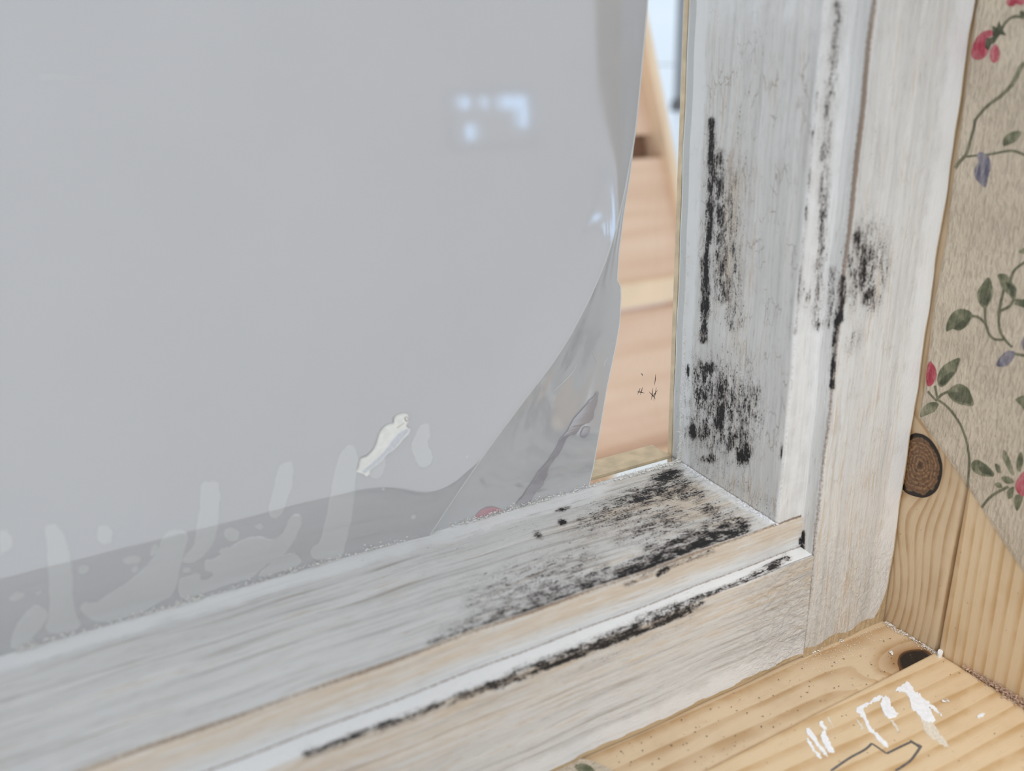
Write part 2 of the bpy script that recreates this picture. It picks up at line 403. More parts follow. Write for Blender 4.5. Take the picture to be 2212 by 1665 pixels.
acc(A * ell(px, (1640, 860), 22, 30, 0, 0.3)); acc(A * seg(px, (1500, 1000), (1690, 1110), 36, 34, 0.24)); acc(A * ell(px, (1600, 400), 34, 260, 0, 0.24))
Bm = np.maximum(isB, isC)
acc(Bm * poly(px, [(1810, 10), (1795, 180), (1780, 340), (1775, 480), (1765, 700)], 18, 0.42))
acc(Bm * poly(px, [(1778, 440), (1772, 560)], 14, 0.5)); acc(isB * poly(px, [(1765, 200), (1745, 420), (1718, 720)], 5, 0.4))
acc(isB * ell(px, (1740, 640), 18, 40, 0, 0.42)); acc(isC * poly(px, [(1800, 580), (1795, 700)], 12, 0.45))
acc(isC * poly(px, [(1735, 1150), (1733, 1185)], 6, 0.9))
Dm = np.maximum(isD, isC)
acc(Dm * ell(px, (1862, 570), 44, 110, 6, 0.60)); acc(Dm * ell(px, (1880, 640), 26, 34, 0, 0.66)); acc(Dm * ell(px, (1855, 515), 24, 34, 0, 0.6))
acc(Dm * poly(px, [(1822, 600), (1814, 690)], 9, 0.85)); acc(Dm * poly(px, [(1810, 680), (1799, 760), (1798, 835)], 8, 0.75))
acc(Dm * ell(px, (1798, 825), 8, 14, 0, 1.0)); acc(Dm * ell(px, (1845, 740), 20, 40, 20, 0.42)); acc(Dm * ell(px, (1895, 330), 20, 120, 0, 0.22))
acc(Dm * ell(px, (1845, 850), 14, 26, 40, 0.25)); acc(isD * ell(px, (1905, 560), 26, 100, 0, 0.42))
wear = np.zeros_like(Z)
wear = np.maximum(wear, A * (0.22 + 0.25 * ell(px, (1585, 500), 40, 260)))
wear = np.maximum(wear, A * 0.45 * ell(px, (1600, 1060), 130, 60, 28))
wear = np.maximum(wear, isB * 0.16); wear = np.maximum(wear, isC * 0.05)
wear = np.maximum(wear, isD * (0.25 + 0.14 * sm(px[..., 1], 800, 1150)) * (1 - 0.0 * Z))
dirt = np.zeros_like(Z)
e3 = np.exp(-((arc - np.interp(0, [0], [arc[np.argmin(np.hypot(sP - S3, yP + D2))]])) / 0.0010) ** 2)[None, :]
e1 = np.exp(-((arc - arc[np.argmin(np.hypot(sP - S1, yP + D1))]) / 0.0006) ** 2)[None, :]
dirt = np.maximum(dirt, e3 * (0.62 + 0.45 * np.exp(-((px[..., 1] - 300) / 330) ** 2)))
dirt = np.maximum(dirt, e1 * 0.42)
dirt = np.maximum(dirt, isA * np.exp(-((Z - zb) / 0.0012) ** 2) * 0.7)
dirt = np.maximum(dirt, isB * np.exp(-((Z - zb) / 0.0006) ** 2) * 1.0)
fresh = isD * sm(np.broadcast_to(sP, Z.shape), 0.034, 0.053) * 0.85
fresh = np.maximum(fresh, isA * sm(np.broadcast_to(yP, Z.shape), -0.0085, -0.003) * 0.85)
fresh = np.maximum(fresh, isA * 0.55 * sm(px[..., 1], 240, 0)); fresh = np.maximum(fresh, isB * 0.48)
edge_w = 0.0010 + 0.0002 * np.sin(Z * 330) * np.sin(Z * 170 + 1) + 0.006 * sm(-Z, 0.038, 0.0575) ** 1.5
raw = sm(np.broadcast_to(sP, Z.shape), S5 - edge_w - 0.0003, S5 - edge_w + 0.0003) * (yP < 0.0)[None, :]
raw = np.maximum(raw, isD * sm(-Z, R5 - 0.0035 + 0.0008 * np.sin(sP * 400)[None, :], R5 - 0.003 + 0.0008 * np.sin(sP * 400)[None, :]))
rough = isD * np.maximum(0.5 * sm(px[..., 1], 1050, 1250), 0.12)
me = grid_mesh('stile', P, UV, dict(mold=mo, wear=wear, dirt=dirt, fresh=fresh, raw=raw, rough=rough, crk=isA * 0.85 + isD * 0.3, grime=isA * 0.12 + isD * 0.10))
stile = put('stile', me, PAINT, window)

# --- bottom rail (same profile, lengthwise along x)
prof = round_profile([(0, 0.012), (0, 0), (R1, -D1), (R2, -D1), (R3, -D2), (R5, -D2), (R5, 0.012)], [0, 0.0006, 0.0012, 0.0003, 0.0010, 0.0009, 0], 0.00055)
arc = np.concatenate([[0], np.cumsum(np.linalg.norm(np.diff(prof, axis=0), axis=1))])
sP, yP = prof[:, 0], prof[:, 1]
xe = np.where(yP > -D1 + 0.0005, S1 * 0 + 0.0006, np.where(sP < R2 - 0.0003, S2, S3 + 0.0002))
xl = np.concatenate([np.linspace(0, 0.222, 340), np.linspace(0.225, -LEFT, 16)])
X = xe[None, :] - (xl[:, None] / -LEFT) * (xe[None, :] - LEFT)
P = np.stack([X, np.broadcast_to(yP, X.shape), np.broadcast_to(-sP, X.shape)], -1).copy()
wob = 0.00018 * np.sin(X * 160 + 0.6) + 0.00012 * np.sin(X * 75 + yP * 200)
P[..., 2] += wob * (yP > -D1 + 0.001)[None, :] * (yP < -0.001)[None, :]
P[..., 1] += wob * (yP < -D1 + 0.001)[None, :]
px = proj(P); UV = np.stack([X, np.broadcast_to(arc, X.shape) + 0.3], -1)
one = np.ones_like(X)
isA = ((yP > -D1 + 0.0008) & (yP < 0.0004) & (sP < 0.005))[None, :] * one
isB = ((sP < R2 - 0.0003) & (yP < -D1 + 0.001))[None, :] * one
isC = ((sP > R2 - 0.0004) & (sP < R3 + 0.0004) & (yP > -D2 + 0.0003))[None, :] * one
isD = ((yP < -D2 + 0.001) & (sP > R3))[None, :] * one
mo = np.zeros_like(X); A = isA
acc(A * ell(px, (1440, 1030), 42, 16, -18, 0.95)); acc(A * ell(px, (1400, 1070), 130, 32, -16, 0.66)); acc(A * ell(px, (1330, 1110), 150, 46, -18, 0.47))
acc(A * ell(px, (1475, 1060), 60, 32, 20, 0.62)); acc(A * ell(px, (1540, 1105), 80, 36, 20, 0.46)); acc(A * ell(px, (1420, 1130), 140, 46, -18, 0.48))
acc(A * poly(px, [(1345, 1243), (1480, 1185), (1600, 1138)], 27, 0.80)); acc(A * poly(px, [(1420, 1205), (1560, 1150)], 48, 0.62)); acc(A * ell(px, (1590, 1140), 40, 16, -20, 0.75))
acc(A * poly(px, [(1345, 1243), (1180, 1305), (1040, 1362)], 13, 0.62)); acc(A * poly(px, [(1300, 1240), (1100, 1320), (950, 1390)], 36, 0.48)); acc(A * poly(px, [(1250, 1220), (1050, 1300)], 80, 0.36))
acc(A * ell(px, (1215, 1128), 14, 9, 30, 0.85)); acc(A * ell(px, (1215, 1100), 22, 5, -18, 0.8)); acc(A * ell(px, (1162, 1155), 14, 10, 30, 0.62)); acc(A * ell(px, (1250, 1122), 10, 6, 0, 0.5))
acc(A * 0.13 * sm(px[..., 0], 300, 1100))
acc(isB * poly(px, [(1350, 1262), (1450, 1222), (1540, 1190)], 9, 0.42)); acc(isB * poly(px, [(1420, 1240), (1440, 1228)], 8, 0.8)); acc(isB * ell(px, (1731, 1172), 6, 14, 0, 0.9))
Cm = np.maximum(isC, isD)
acc(Cm * poly(px, [(1150, 1452), (1330, 1385), (1490, 1318)], 8, 0.9)); acc(Cm * poly(px, [(1060, 1480), (1250, 1405), (1510, 1300)], 18, 0.60))
acc(isC * poly(px, [(1380, 1340), (1600, 1262), (1700, 1205)], 13, 0.60)); acc(Cm * poly(px, [(1100, 1465), (900, 1540), (660, 1630)], 13, 0.56)); acc(isC * 0.12)
acc(isD * poly(px, [(1200, 1470), (1500, 1335)], 20, 0.2))
wear = A * (0.20 + 0.40 * ell(px, (1500, 1090), 120, 50, 15) + 0.28 * ell(px, (1330, 1130), 160, 50, -18))
wear = np.maximum(wear, isB * (0.66 - 0.50 * sm(np.broadcast_to(sP, X.shape), 0.008, 0.0145)))
wear = np.maximum(wear, isD * (0.56 - 0.40 * sm(np.broadcast_to(sP, X.shape), 0.020, 0.048)))
dirt = np.zeros_like(X)
a1 = arc[np.argmin(np.hypot(sP - R1, yP + D1))]; a2 = arc[np.argmin(np.hypot(sP - R2, yP + D1))]; a3 = arc[np.argmin(np.hypot(sP - R3, yP + D2))]
dirt = np.maximum(dirt, np.exp(-((arc - a1) / 0.0007) ** 2)[None, :] * (0.78 + 0.1 * np.sin(X * 130)))
dirt = np.maximum(dirt, np.exp(-((arc - a2) / 0.0004) ** 2)[None, :] * 0.75)
dirt = np.maximum(dirt, np.exp(-((X - xe) / 0.0006) ** 2) * isD * 0.32)
fresh = A * sm(np.broadcast_to(yP, X.shape), -0.013, -0.004) * 0.8 * (1 - 0.8 * ell(px, (1430, 1040), 110, 50))
fresh = np.maximum(fresh, A * 0.9 * seg(px, (1480, 1010), (1672, 1128), 16))
fresh = np.maximum(fresh, isC * 0.92); fresh = np.maximum(fresh, isD * sm(np.broadcast_to(sP, X.shape), 0.042, 0.052) * 0.75)
fresh = np.maximum(fresh, A * 0.30 * sm(px[..., 0], 700, 0))
ew = 0.0020 + (0.0003 + 0.0012 * sm(X, -0.03, 0.01)) * np.sin(X * 210 + 1) * np.sin(X * 97) + 0.0002 * np.sin(X * 700)
raw = isD * sm(np.broadcast_to(sP, X.shape), R5 - ew - 0.0003, R5 - ew + 0.0003) + (sP > R5 - 0.0008)[None, :] * (yP > -D2 + 0.0004)[None, :] * one
rough = isD * (0.12 + 0.75 * sm(px[..., 0], 1560, 1700)) + A * 0.5 * seg(px, (1480, 1010), (1672, 1128), 22)
me = grid_mesh('bottom_rail', P, UV, dict(mold=mo, wear=wear, dirt=dirt, fresh=fresh, raw=np.clip(raw, 0, 1), rough=rough, crk=isA * 0.0 + isD * 0.08, grime=isA * 0.75 + isD * 0.55), flip=True)
put('bottom_rail', me, PAINT, window)

# --- glass and the outer glazing beads seen through it
box('glass_pane', (LEFT, 0.0006, 0.0006, 0.0036, 0.0003, TOP), GLASS, window)
BEAD = plain('outer_bead_wood', (0.64, 0.50, 0.34), 0.7, 0.14, 160, bump=0.0002)
box('glazing_bead', (-0.0001, 0.050, 0.0040, 0.0068, -0.004, TOP), BEAD, window, 0.0003)
box('glazing_bead', (LEFT, 0.0, 0.0038, 0.016, -0.006, 0.0009), BEAD, window, 0.0003)

# mould scribbles on the glass
for pts in ([(1383, 838), (1377, 852)], [(1388, 836), (1383, 853)], [(1376, 846), (1392, 849)], [(1410, 838), (1407, 864)], [(1418, 836), (1412, 866)], [(1421, 842), (1408, 858)], [(1402, 846), (1416, 862)], [(1416, 808), (1414, 832)], [(1458, 795), (1457, 810)], [(1385, 806), (1388, 812)]):
    a, b = bp(*pts[0], 1, 0.0006), bp(*pts[1], 1, 0.0006); m_ = (a + b) / 2 + np.array([0.0001, 0, 0.0001])
    tag(ribbon('mould_mark', [a, m_, b], (0, -1, 0), [0.0001, 0.00035, 0.0001], 0.00003, BLACK, window), 'dark mould scribble on the bare glass')

# ------------------------------------------------------------------ jamb (trim_1) and sill (trim_2)
def board(name, P00, P10, P01, n10, n01, grain, ringf, mat, parent, thick_dir, thick, amberf=None):
    """a board: dense front face P00->P10 (rows), ->P01 (cols) plus sides; grain = axis index that is lengthwise"""
    P00, P10, P01 = map(np.array, (P00, P10, P01))
    a = np.linspace(0, 1, n10)[:, None, None]; b = np.linspace(0, 1, n01)[None, :, None]
    G = P00 + (P10 - P00) * a + (P01 - P00) * b
    # rounded arrises and sides
    k = 0.0006; t = np.array(thick_dir, float)
    da = np.minimum(a, 1 - a)[..., 0] * np.linalg.norm(P10 - P00); db = np.minimum(b, 1 - b)[..., 0] * np.linalg.norm(P01 - P00)
    e = np.clip(1 - np.minimum(da, db) / k, 0, 1)
    G = G + t * (k * (1 - np.sqrt(np.clip(1 - e ** 2, 0, 1))))[..., None]
    # skirt
    top = np.concatenate([(G[:1] + t * thick), G, (G[-1:] + t * thick)], 0)
    G = np.concatenate([(top[:, :1] + t * thick), top, (top[:, -1:] + t * thick)], 1)
    oth = {0: None}
    U = G[..., grain]; ax = [i for i in range(3) if i != grain and abs(t[i]) < 0.5][0]; V = G[..., ax]
    ring = ringf(U, V); am = amberf(U, V) if amberf else np.zeros_like(U)
    me = grid_mesh(name, G, np.stack([U, V], -1), dict(ring=ring, amber=am))
    nrm = np.cross(P10 - P00, P01 - P00)
    o = put(name, me, mat, parent)
    return o

jamb = tag(empty('trim_1', (S5, GAP, -R5)), 'pine boards lining the window reveal beside the sash', 'trim', kind='structure')
k1 = bp(1984, 1003, 0, S5)         # the brown knot
def ring_j1(u, v):
    r2 = ((u - k1[2]) / 0.016) ** 2 + ((v - k1[1]) / 0.010) ** 2
    return v / 0.0052 + (u * 6.0) + 3.2 * np.exp(-r2) + 1.1 * np.exp(-(((u + 0.045) / 0.03) ** 2)) * (v + 0.0755) / 0.006
def amb_j1(u, v):
    r = np.hypot((u - k1[2]) / 0.0098, (v - k1[1]) / 0.0105); return np.clip(1.6 - r, 0, 1) * 0.5
jamb1 = board('jamb_board', (S5 + 0.0004, 0.012, -0.075), (S5 + 0.0004, 0.012, TOP), (S5 + 0.0004, GAP + 0.0004, -0.075), 260, 90, 2, ring_j1, PINE_A, jamb, (1, 0, 0), 0.02, amb_j1)
board('jamb_board', (S5 + 0.0001, GAP - 0.0006, -0.075), (S5 + 0.0001, GAP - 0.0006, TOP), (S5 + 0.0001, -0.150, -0.075), 200, 120, 2,
      lambda u, v: (-v - 0.0755 + 0.0012 * np.sin(u * 20)) / (0.0032 + 0.02 * np.clip(-v - 0.085, 0, 1)), PINE_B, jamb, (1, 0, 0), 0.02)

sill = tag(empty('trim_2', (-0.05, GAP, -R5)), 'pine window sill of two boards below the sash', 'trim', kind='structure')
k2 = bp(1972, 1425, 2, -R5)
def ring_s1(u, v):
    r2 = ((u - k2[0]) / 0.020) ** 2 + ((v - k2[1]) / 0.008) ** 2
    return v / 0.0075 + 3.6 * np.exp(-r2) + u * 3
def amb_s1(u, v):
    r = np.hypot((u - k2[0]) / 0.010, (v - k2[1]) / 0.0062); return np.clip(1.8 - r, 0, 1) ** 1.3 * 0.9
sill1 = board('sill_board', (LEFT, 0.012, -R5 - 0.0002), (LEFT, GAP + 0.0002, -R5 - 0.0002), (S5 + 0.0002, 0.012, -R5 - 0.0002), 110, 330, 0, ring_s1, PINE_A, sill, (0, 0, -1), 0.02, amb_s1)
Z2 = -R5 + 0.0006
sill2 = board('sill_board', (LEFT, GAP - 0.0002, Z2), (LEFT, -0.150, Z2), (S5 - 0.0002, GAP - 0.0002, Z2), 120, 300, 0,
      lambda u, v: v / 0.0062 + u * 2.5 + 0.3 * np.sin(u * 25), PINE_B, sill, (0, 0, -1), 0.02)

def knot(name, outline, centre, ax, val, mat, parent, dome):
    O = np.array([bp(*p, ax, val) for p in smooth_loop(outline, 4)]); c = bp(*centre, ax, val); N = len(O); rings = 8
    n = np.zeros(3); n[ax] = -1 if ax == 0 else 1
    G = np.zeros((rings, N + 1, 3)); kr = np.zeros((rings, N + 1))
    Oc = np.concatenate([O, O[:1]])
    for i in range(rings):
        t = (i + 0.001) / (rings - 1); G[i] = c + (Oc - c) * t + n * dome * (1 - t * t); kr[i] = t
    g2 = np.delete(G, ax, axis=2)
    me = grid_mesh(name, G, g2, dict(kr=kr)); bm = bmesh.new(); bm.from_mesh(me); bmesh.ops.remove_doubles(bm, verts=bm.verts, dist=1e-7); bmesh.ops.recalc_face_normals(bm, faces=bm.faces)
    bm.to_mesh(me); bm.free()
    return tag(put(name, me, mat, parent), 'dark knot in the wood')
z6 = lambda x, y: (1900 + 0.4205 * x, 480 + 0.4205 * y)
z5 = lambda x, y: (1900 + 0.2763 * x, 0.2763 * y)
z7 = lambda x, y: (1600 + 0.3392 * x, 1100 + 0.3392 * y)
knot('knot', [z6(*p) for p in ((165, 1090), (200, 1085), (240, 1100), (280, 1140), (310, 1200), (322, 1260), (315, 1320), (290, 1380), (240, 1412), (190, 1410), (130, 1385), (105, 1330), (100, 1240), (120, 1140))], z6(212, 1240), 0, S5 + 0.0002, KNOT, jamb1, 0.0003)
knot('knot', [z7(*p) for p in ((1000, 965), (1020, 920), (1070, 897), (1150, 890), (1195, 905), (1222, 935), (1180, 960), (1100, 1000), (1040, 1034), (1012, 1010))], z7(1095, 965), 2, -R5, KNOT_D, sill1, 0.0001)

# white paint smears on the front sill board
def on_sill(p): return bp(*z7(*p), 2, Z2)
smears = [
    (WHITE, 0.0003, [(985, 1150), (1040, 1110), (1065, 1098), (1085, 1120), (1110, 1165), (1140, 1175), (1165, 1215), (1195, 1255), (1230, 1320), (1235, 1345), (1205, 1358), (1160, 1340), (1120, 1300), (1085, 1250), (1070, 1205), (1040, 1165), (1005, 1165)]),
    (THINW, 0.0001, [(1150, 1335), (1215, 1350), (1270, 1430), (1325, 1500), (1300, 1510), (1240, 1470), (1170, 1410)]),
    (WHITE, 0.0002, [(1165, 1205), (1215, 1245), (1240, 1260), (1277, 1307), (1255, 1300), (1215, 1265), (1180, 1245)]),
    (WHITE, 0.0002, [(735, 1280), (760, 1250), (830, 1220), (870, 1185), (905, 1188), (880, 1215), (820, 1245), (780, 1275), (800, 1330), (830, 1390), (880, 1445), (938, 1508), (918, 1510), (860, 1450), (810, 1400), (775, 1330)]),
    (WHITE, 0.0003, [(890, 1240), (915, 1190), (940, 1200), (955, 1245), (985, 1285), (1000, 1310), (960, 1332), (925, 1320), (905, 1290)]),
    (WHITE, 0.0002, [(510, 1440), (530, 1405), (560, 1470), (590, 1530), (597, 1548), (560, 1545), (530, 1500)]),
    (WHITE, 0.0002, [(415, 1395), (440, 1400), (480, 1460), (548, 1557), (530, 1560), (470, 1490), (425, 1430)]),
    (WHITE, 0.0002, [(415, 1460), (440, 1470), (470, 1520), (517, 1582), (495, 1580), (450, 1520)]),
    (WHITE, 0.0001, [(500, 1360), (515, 1350), (545, 1400), (528, 1403)]), (THINW, 0.0001, [(550, 1320), (575, 1345), (592, 1390), (570, 1370)]),
    (THINW, 0.0001, [(955, 1345), (975, 1350), (1008, 1415), (995, 1415)]), (THINW, 0.0001, [(735, 1340), (750, 1345), (780, 1390), (765, 1390)]),
    (WHITE, 0.0002, [(1500, 1320), (1530, 1303), (1553, 1300), (1545, 1316), (1515, 1326)])]
for mt, th, pl in smears:
    L = smooth_loop(pl, 5); L = L + rng.normal(0, 3.6, L.shape)
    tag(plate('paint_smear', [on_sill(p) for p in L], (0, 0, 1), th, mt, sill2), 'white dried paint smear')
pen = smooth_loop([(575, 1665), (690, 1585), (790, 1530), (835, 1490)], 5, False)
for pl in (pen, [(835, 1490), (880, 1520), (930, 1555)], [(930, 1555), (1010, 1515), (1085, 1480)], [(1080, 1470), (1110, 1490), (1150, 1508)], smooth_loop([(1150, 1505), (1090, 1590), (1040, 1630), (985, 1665)], 5, False), [(1085, 1480), (1115, 1498), (1140, 1518)]):
    P3 = np.array([on_sill(p) for p in pl]); tag(ribbon('pencil_line', P3, (0, 0, 1), 0.0007, 0.00003, PENCIL, sill2), 'grey pencil line')
drop = [on_sill((1268 + 18 * math.cos(a), 925 + 20 * math.sin(a))) for a in np.linspace(0, 2 * math.pi, 14)[:-1]]
tag(plate('paint_drop', drop, (0, 0, 1), 0.0012, WHITE, sill2), 'white drop of dried paint')

# ------------------------------------------------------------------ wallpaper
XW = S5 - 0.0003
def wp(p): return bp(*p, 0, XW)
edge = [wp(p) for p in ((2112, 0), (2050, 460), (2047, 500), (2018, 657), (1997, 837), (1984, 900), (2030, 965), (2085, 1043), (2169, 1174), (2212, 1238))]
e_top = edge[0] + (edge[0] - edge[1]) / abs(edge[0][2] - edge[1][2]) * (TOP - edge[0][2]); e_top[1] = edge[0][1]
dl = edge[-1] - edge[-2]; low = edge[-1] + dl / abs(dl[2]) * (edge[-1][2] + 0.050)
out = [e_top] + edge + [low, np.array([XW, -0.150, low[2]]), np.array([XW, -0.150, TOP])]
paper = plate('wallpaper', out, (-1, 0, 0), 0.0003, PAPER)
tag(paper, 'embossed beige wallpaper with red and blue flower sprays, cut slantwise above the sill', 'wallpaper')
XP = S5 - 0.00066
def wq(p): return bp(*p, 0, XP)
def motif(name, zf, pts, mat, n=4, jit=0.0):
    L = smooth_loop(pts, n) if n > 1 else np.array(pts, float)
    plate(name, [wq(zf(*p)) for p in L], (-1, 0, 0), 0.00002, mat, paper)
def stem(zf, pts, w0, w1=None):
    L = smooth_loop(pts, 5, False)
    ribbon('printed_stem', [wq(zf(*p)) for p in L], (-1, 0, 0), [w0, w1 or w0], 0.00002, P_STEM, paper)
E_ = lambda x, y, a, b, r=0: [(x + a * math.cos(t) * math.cos(r) - b * math.sin(t) * math.sin(r), y + a * math.cos(t) * math.sin(r) + b * math.sin(t) * math.cos(r)) for t in np.linspace(0, 2 * math.pi, 11)[:-1]]
motif('printed_petal', z5, E_(1030, 15, 40, 36), P_RED); motif('printed_petal', z5, E_(1105, 8, 42, 32), P_RED)
motif('printed_petal', z5, [(835, 238), (885, 240), (890, 270), (845, 300), (825, 345), (852, 400), (805, 460), (745, 465), (715, 425), (735, 340), (780, 270)], P_RED)
motif('printed_petal', z5, [(905, 345), (935, 390), (938, 455), (893, 492), (862, 455), (870, 385)], P_RED)
motif('printed_sepal', z5, [(880, 200), (915, 215), (935, 160), (950, 205), (985, 195), (965, 235), (992, 278), (940, 270), (905, 330), (870, 350), (850, 395), (825, 370), (835, 300), (885, 290)], P_DARK, 2)
stem(z5, [(950, 225), (1010, 150), (1070, 128), (1135, 140)], 0.0009, 0.0007)
motif('printed_leaf', z5, E_(1118, 105, 26, 20, 0.6), P_DARK)
stem(z5, [(1135, 490), (1095, 545), (1050, 640), (960, 740), (840, 830), (745, 940)], 0.0014, 0.0008)
motif('printed_leaf', z5, [(1120, 515), (1085, 520), (1060, 580), (1030, 640), (1025, 665), (1065, 645), (1090, 590)], P_LEAF)
stem(z5, [(745, 935), (735, 1010), (710, 1100), (680, 1200), (625, 1265), (592, 1315)], 0.0008, 0.0012)
stem(z5, [(670, 1225), (760, 1215), (870, 1205), (970, 1185), (1050, 1180), (1135, 1212)], 0.0006, 0.0007)
motif('printed_bud', z5, [(760, 1210), (795, 1188), (850, 1225), (868, 1300), (850, 1380), (828, 1460), (790, 1440), (745, 1385), (743, 1320), (772, 1265)], P_BLUE)
motif('printed_leaf', z5, [(970, 1140), (968, 1090), (1010, 1040), (1080, 1023), (1110, 1040), (1070, 1100), (1010, 1130)], P_LEAF)
for pl in ([(560, 283), (583, 340), (575, 400), (542, 440), (510, 412), (502, 360), (530, 315)], [(477, 480), (450, 530), (410, 556), (375, 548), (343, 560), (350, 505), (380, 460), (420, 445), (460, 455)],
           [(608, 268), (650, 268), (685, 312), (706, 345), (690, 402), (665, 372), (630, 340), (615, 300)], [(690, 417), (720, 402), (748, 396), (748, 436), (715, 430)], [(714, 152), (748, 130), (748, 162)],
           [(414, 700), (396, 760), (360, 815), (322, 845), (300, 832), (300, 780), (330, 735), (380, 706)], [(350, 870), (400, 830), (450, 848), (472, 890), (482, 941), (420, 936), (375, 915)],
           [(208, 1000), (225, 950), (260, 925), (302, 930), (285, 970), (250, 986)], [(698, 910), (748, 892), (748, 965), (725, 940)], [(470, 1240), (500, 1220), (545, 1243), (585, 1285), (578, 1306), (520, 1300), (480, 1277)],
           [(640, 1168), (665, 1210), (692, 1285), (682, 1300), (650, 1250), (632, 1200)], [(728, 1178), (738, 1230), (720, 1282), (704, 1260), (708, 1210)], [(625, 1312), (660, 1305), (692, 1335), (650, 1342)],
           [(592, 1240), (615, 1250), (624, 1287), (602, 1280)], [(700, 1400), (737, 1410), (722, 1460), (705, 1482), (690, 1440)], [(655, 1380), (690, 1358), (682, 1410), (660, 1420)], [(590, 1345), (615, 1335), (632, 1362), (605, 1362)]):
    motif('printed_leaf', z6, pl, P_LEAF)
for pl in ([(545, 350), (575, 345), (572, 400), (542, 436), (515, 405)], [(475, 480), (450, 528), (410, 552), (378, 545), (420, 505)], [(640, 300), (680, 315), (703, 345), (690, 395), (665, 350)], [(395, 760), (360, 812), (322, 842), (300, 828), (345, 775)],
           [(355, 868), (410, 868), (470, 895), (478, 936), (420, 930), (378, 912)], [(500, 1250), (548, 1256), (580, 1288), (578, 1302), (525, 1290)]):
    c = np.mean(pl, 0); L = smooth_loop(c + (np.array(pl) - c) * 0.82, 4)
    plate('printed_shade', [bp(*z6(*p), 0, XP - 0.00003) for p in L], (-1, 0, 0), 0.00002, P_DARK, paper)
motif('printed_petal', z6, [(257, 714), (285, 745), (293, 790), (270, 835), (243, 836), (240, 770)], P_RED)
motif('printed_petal', z6, [(748, 1283), (715, 1310), (697, 1350), (710, 1390), (748, 1402)], P_RED)
motif('printed_bud', z6, [(598, 732), (620, 690), (660, 660), (697, 670), (680, 712), (650, 738), (622, 742)], P_BLUE); motif('printed_bud', z6, [(728, 620), (748, 585), (748, 665)], P_BLUE)
for pl in ([(470, 480), (510, 490), (545, 525), (560, 570), (590, 600), (637, 603)], [(541, 435), (542, 480), (545, 525)], [(640, 340), (625, 400), (612, 480), (620, 560), (650, 610), (682, 642)], [(620, 455), (670, 430), (690, 402), (748, 405)],
           [(670, 312), (690, 250), (748, 203)], [(690, 675), (748, 686)], [(285, 840), (292, 880), (300, 918)], [(248, 868), (270, 895), (295, 918)], [(352, 870), (320, 885), (300, 905)], [(298, 912), (350, 950), (410, 1030), (445, 1120), (460, 1210), (458, 1290), (450, 1360)],
           [(662, 1358), (600, 1390), (560, 1420), (524, 1466)]):
    stem(z6, pl, 0.00085, 0.00075)

# ------------------------------------------------------------------ milky film on the glass
film = tag(empty('window_film', (-0.12, -0.0004, 0.0)), 'milky white plastic film stuck to the window glass, peeling off along its right edge', 'window film')
YF = -0.0004
ridge_px = smooth_loop([(1398, 0), (1388, 120), (1372, 280), (1362, 340), (1345, 430), (1322, 520), (1293, 600), (1250, 690), (1200, 775), (1130, 868), (1060, 962), (995, 1055), (925, 1160)], 6, False)
def hump(py): return 0.0006 + 0.0048 * math.exp(-((py - 800) / 260) ** 2)
RP = np.array([bp(p[0], p[1], 1, YF - hump(p[1])) for p in ridge_px])
o_ = np.argsort(RP[:, 2]); rz, rx, ry = RP[o_, 2], RP[o_, 0], RP[o_, 1]
flap_px = np.array([(1393, 60), (1372, 280), (1360, 380), (1347, 460), (1337, 540), (1333, 600), (1333, 609), (1340, 614), (1341, 640), (1338, 700), (1330, 745), (1310, 840), (1295, 930), (1281, 1010), (1270, 1056)], float)
FP = np.array([bp(p[0], p[1], 1, YF) for p in flap_px]); q_ = np.argsort(FP[:, 2]); fz, fx = FP[q_, 2], FP[q_, 0]
zlist = np.concatenate([np.linspace(0.0, 0.16, 220), np.linspace(0.165, TOP, 12)])
slope_top = (rx[-1] - rx[-8]) / (rz[-1] - rz[-8])
def ridge_x(z): return np.where(z > rz[-1], rx[-1] + slope_top * (z - rz[-1]), np.interp(z, rz, rx))
def ridge_y(z): return np.interp(z, rz, ry)
xr, yr = ridge_x(zlist), ridge_y(zlist)
tt = np.concatenate([np.linspace(0, 0.6, 30), np.linspace(0.6, 1, 60)[1:]])
Xg = LEFT + (xr[:, None] - LEFT) * tt[None, :]
fall = np.exp(-(np.maximum(xr[:, None] - Xg, 0) / 0.013) ** 1.5)
Yg = YF + (yr[:, None] - YF) * fall
main_sheet = put('main_sheet', grid_mesh('main_sheet', np.stack([Xg, Yg, np.broadcast_to(zlist[:, None], Xg.shape)], -1)), FILM, film)
th = np.linspace(0, math.pi, 9); RR = 0.00085
Xr = xr[:, None] + RR * np.sin(th)[None, :]; Yr = yr[:, None] + RR * (1 - np.cos(th))[None, :]
tag(put('edge_rim', grid_mesh('edge_rim', np.stack([Xr, np.minimum(Yr, 0.0004), np.broadcast_to(zlist[:, None], Xr.shape)], -1)), RIM, film), 'pale rounded edge of the lifted film')
